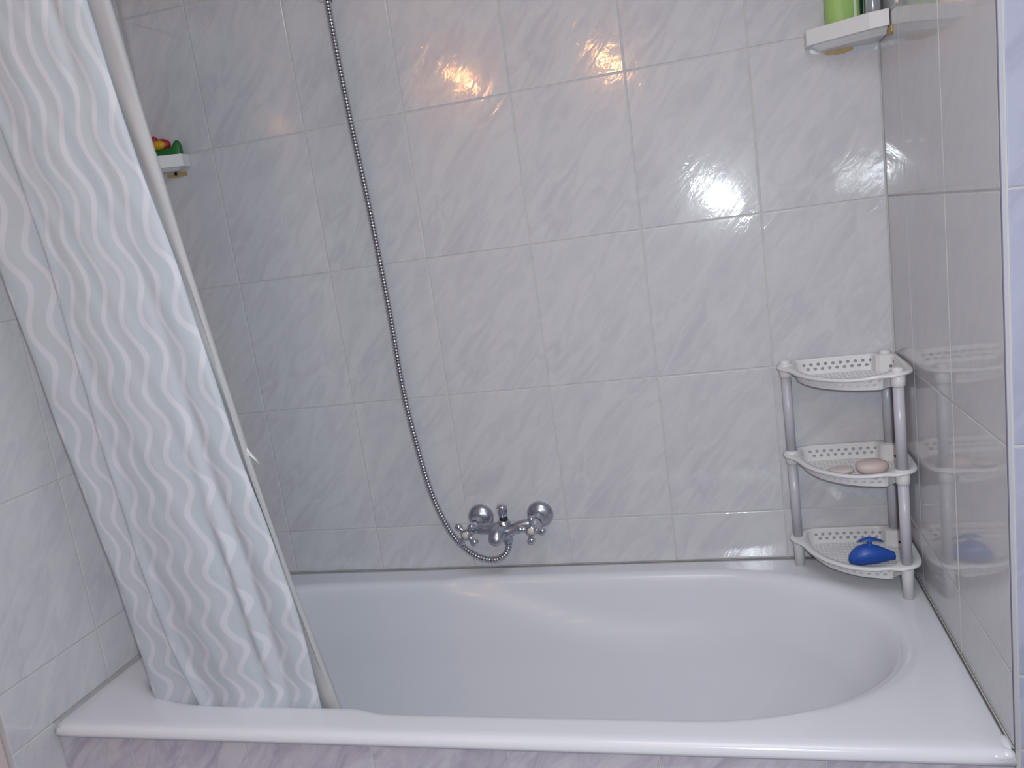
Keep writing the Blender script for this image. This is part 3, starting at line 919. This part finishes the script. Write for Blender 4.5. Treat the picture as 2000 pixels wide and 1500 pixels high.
wall_shelf((0, 0, 1.0785), False, 'white faceted corner shelf at the top right holding bottles', 0.137,
           [('back', (-0.100, -0.008), (-0.048, -0.019)), ('side', (-0.124, -0.004), (-0.085, -0.017))], 0.011)
s2 = wall_shelf((-TL, 0, 1.0715), True, 'small white faceted corner shelf beside the curtain holding a toy boat', 0.105,
           [('back', (0.034, -0.010), (0.090, -0.020))], 0.007)
bm = bmesh.new(); lathe(bm, (0.060, -0.003, -0.011), (0, -1, 0), [(0, 0.0042), (0.002, 0.0042), (0.0035, 0.003)], 14)
obj('screw', bm, M['black'], s2, smooth=True)['label'] = 'dark screw head'

# ------------------------------------------------------------------ bottles on the right-hand shelf
def build_bottle():
    t = empty('shampoo_bottle', (-0.0665, -0.036, 1.0818), 'pale green bottle standing on the top right corner shelf', 'bottle', rz=0.12)
    bm = bmesh.new(); rings = []
    for z, ax, ay in ((0, 0.027, 0.018), (0.003, 0.0325, 0.021), (0.02, 0.0345, 0.0225), (0.10, 0.0345, 0.0225), (0.145, 0.032, 0.022), (0.160, 0.026, 0.020), (0.167, 0.015, 0.015), (0.172, 0.013, 0.013)):
        rings.append([(ax * math.cos(a), ay * math.sin(a), z) for a in [2 * PI * k / 36 for k in range(36)]])
    loft(bm, rings); obj('body', bm, M['bottle'], t, smooth=True)
    bm = bmesh.new(); lathe(bm, (0, 0, 0.172), (0, 0, 1), [(0, 0.0155), (0.02, 0.015), (0.026, 0.013)], 24); obj('cap', bm, M['label'], t)
    def band(name, a0, a1, m):
        bm = bmesh.new()
        r = [[((ax + 0.0006) * math.cos(a), (ay + 0.0006) * math.sin(a), z) for a in [a0 + (a1 - a0) * k / 8 for k in range(9)]] for z, ax, ay in ((0.0215, 0.0345, 0.0225), (0.10, 0.0345, 0.0225), (0.13, 0.0330, 0.0222))]
        loft(bm, r, False, False, False)
        return obj(name, bm, m, t, smooth=True)
    band('pale_stripe', -1.22, -1.04, M['label'])['label'] = 'narrow pale stripe'
    band('dark_edge', -0.80, -0.10, M['dark_green'])['label'] = 'dark green right edge'
build_bottle()
def build_bottle2():
    t = empty('clear_bottle', (-0.019, -0.058, 1.0818), 'small smoky clear bottle right of the green bottle', 'bottle')
    bm = bmesh.new(); lathe(bm, (0, 0, 0), (0, 0, 1), [(0, 0.011), (0.003, 0.0135), (0.11, 0.0135), (0.122, 0.011), (0.128, 0.008)], 24)
    obj('body', bm, M['clear'], t, smooth=True)
    bm = bmesh.new(); lathe(bm, (0, 0, 0.128), (0, 0, 1), [(0, 0.011), (0.02, 0.011), (0.021, 0.009)], 18)
    obj('cap', bm, M['plastic'], t)
build_bottle2()

# ------------------------------------------------------------------ toy boat on the left-hand shelf
def build_boat():
    t = empty('toy_boat', (-1.6195, -0.0185, 1.0748), 'green plastic toy boat with a red and yellow cabin, half hidden by the curtain', 'toy')
    bm = bmesh.new(); rings = []
    #   x, half width, keel height, deck height
    for x, hw, zb, zt in ((-0.040, 0.006, 0.014, 0.060), (-0.036, 0.012, 0.005, 0.058), (-0.029, 0.016, 0.001, 0.053), (-0.018, 0.0185, 0.0003, 0.0485), (0.0, 0.019, 0.0003, 0.0475),
                          (0.020, 0.0185, 0.0003, 0.0485), (0.032, 0.0175, 0.0003, 0.050), (0.038, 0.016, 0.0003, 0.0535), (0.042, 0.0145, 0.0008, 0.0600), (0.046, 0.013, 0.003, 0.0632),
                          (0.0505, 0.011, 0.009, 0.0625), (0.0545, 0.008, 0.018, 0.058), (0.057, 0.004, 0.028, 0.050)):
        hw *= 0.82; zt -= 0.003; h = zt - zb; ring = []
        for k in range(20):
            a = 2 * PI * k / 20
            c, s = math.cos(a), math.sin(a)
            ring.append((x, hw * math.copysign(abs(c) ** 0.75, c), zb + h / 2 + h / 2 * math.copysign(abs(s) ** 0.7, s)))
        rings.append(ring)
    loft(bm, rings); bmesh.ops.recalc_face_normals(bm, faces=bm.faces[:])
    obj('hull', bm, M['green'], t, smooth=True)
    bm = bmesh.new(); ball(bm, (-0.001, -0.006, 0.0545), 0.0115, 20, (1.7, 1.0, 1.0))
    obj('yellow_cabin', bm, M['yellow'], t, smooth=True)
    bm = bmesh.new()
    ball(bm, (0.0, 0.005, 0.056), 0.0145, 20, (1.75, 0.9, 1.0)); ball(bm, (-0.017, 0.002, 0.069), 0.0105, 16, (1.1, 1.0, 0.9))
    obj('red_cabin', bm, M['red'], t, smooth=True)
build_boat()

# ------------------------------------------------------------------ wall lamps seen only as reflections in the glaze, and an added ceiling fixture
def wall_lamp(loc, label):
    t = empty('wall_lamp', loc, label, 'lamp', group='warm globe lamps on the rear wall')
    bm = bmesh.new(); ball(bm, (0, 0, 0), 0.029, 20); obj('bulb', bm, M['bulb'], t, smooth=True)
    d = -2.50 - loc[1]
    bm = bmesh.new(); lathe(bm, (0, -0.028, 0), (0, -1, 0), [(0, 0.017), (0.03, 0.019), (-d - 0.034, 0.02), (-d - 0.030, 0.045), (-d - 0.028, 0.045)], 20)
    obj('socket', bm, M['chrome'], t)
wall_lamp((-1.515, -2.41, 1.615), 'warm globe lamp whose glow is the left one of the two on the tiles')
wall_lamp((-0.766, -2.41, 1.550), 'warm globe lamp whose glow is the right one of the two on the tiles')
t = empty('ambient_fill_fixture', (-0.4, -1.45, 1.899), 'round plate of an added, unseen ceiling fill light', 'lamp')  # fixture added to go with the ambient fill
bm = bmesh.new(); lathe(bm, (0, 0, 0), (0, 0, -1), [(0, 0.20), (0.02, 0.20), (0.022, 0.19)], 32); obj('plate', bm, M['plastic'], t)
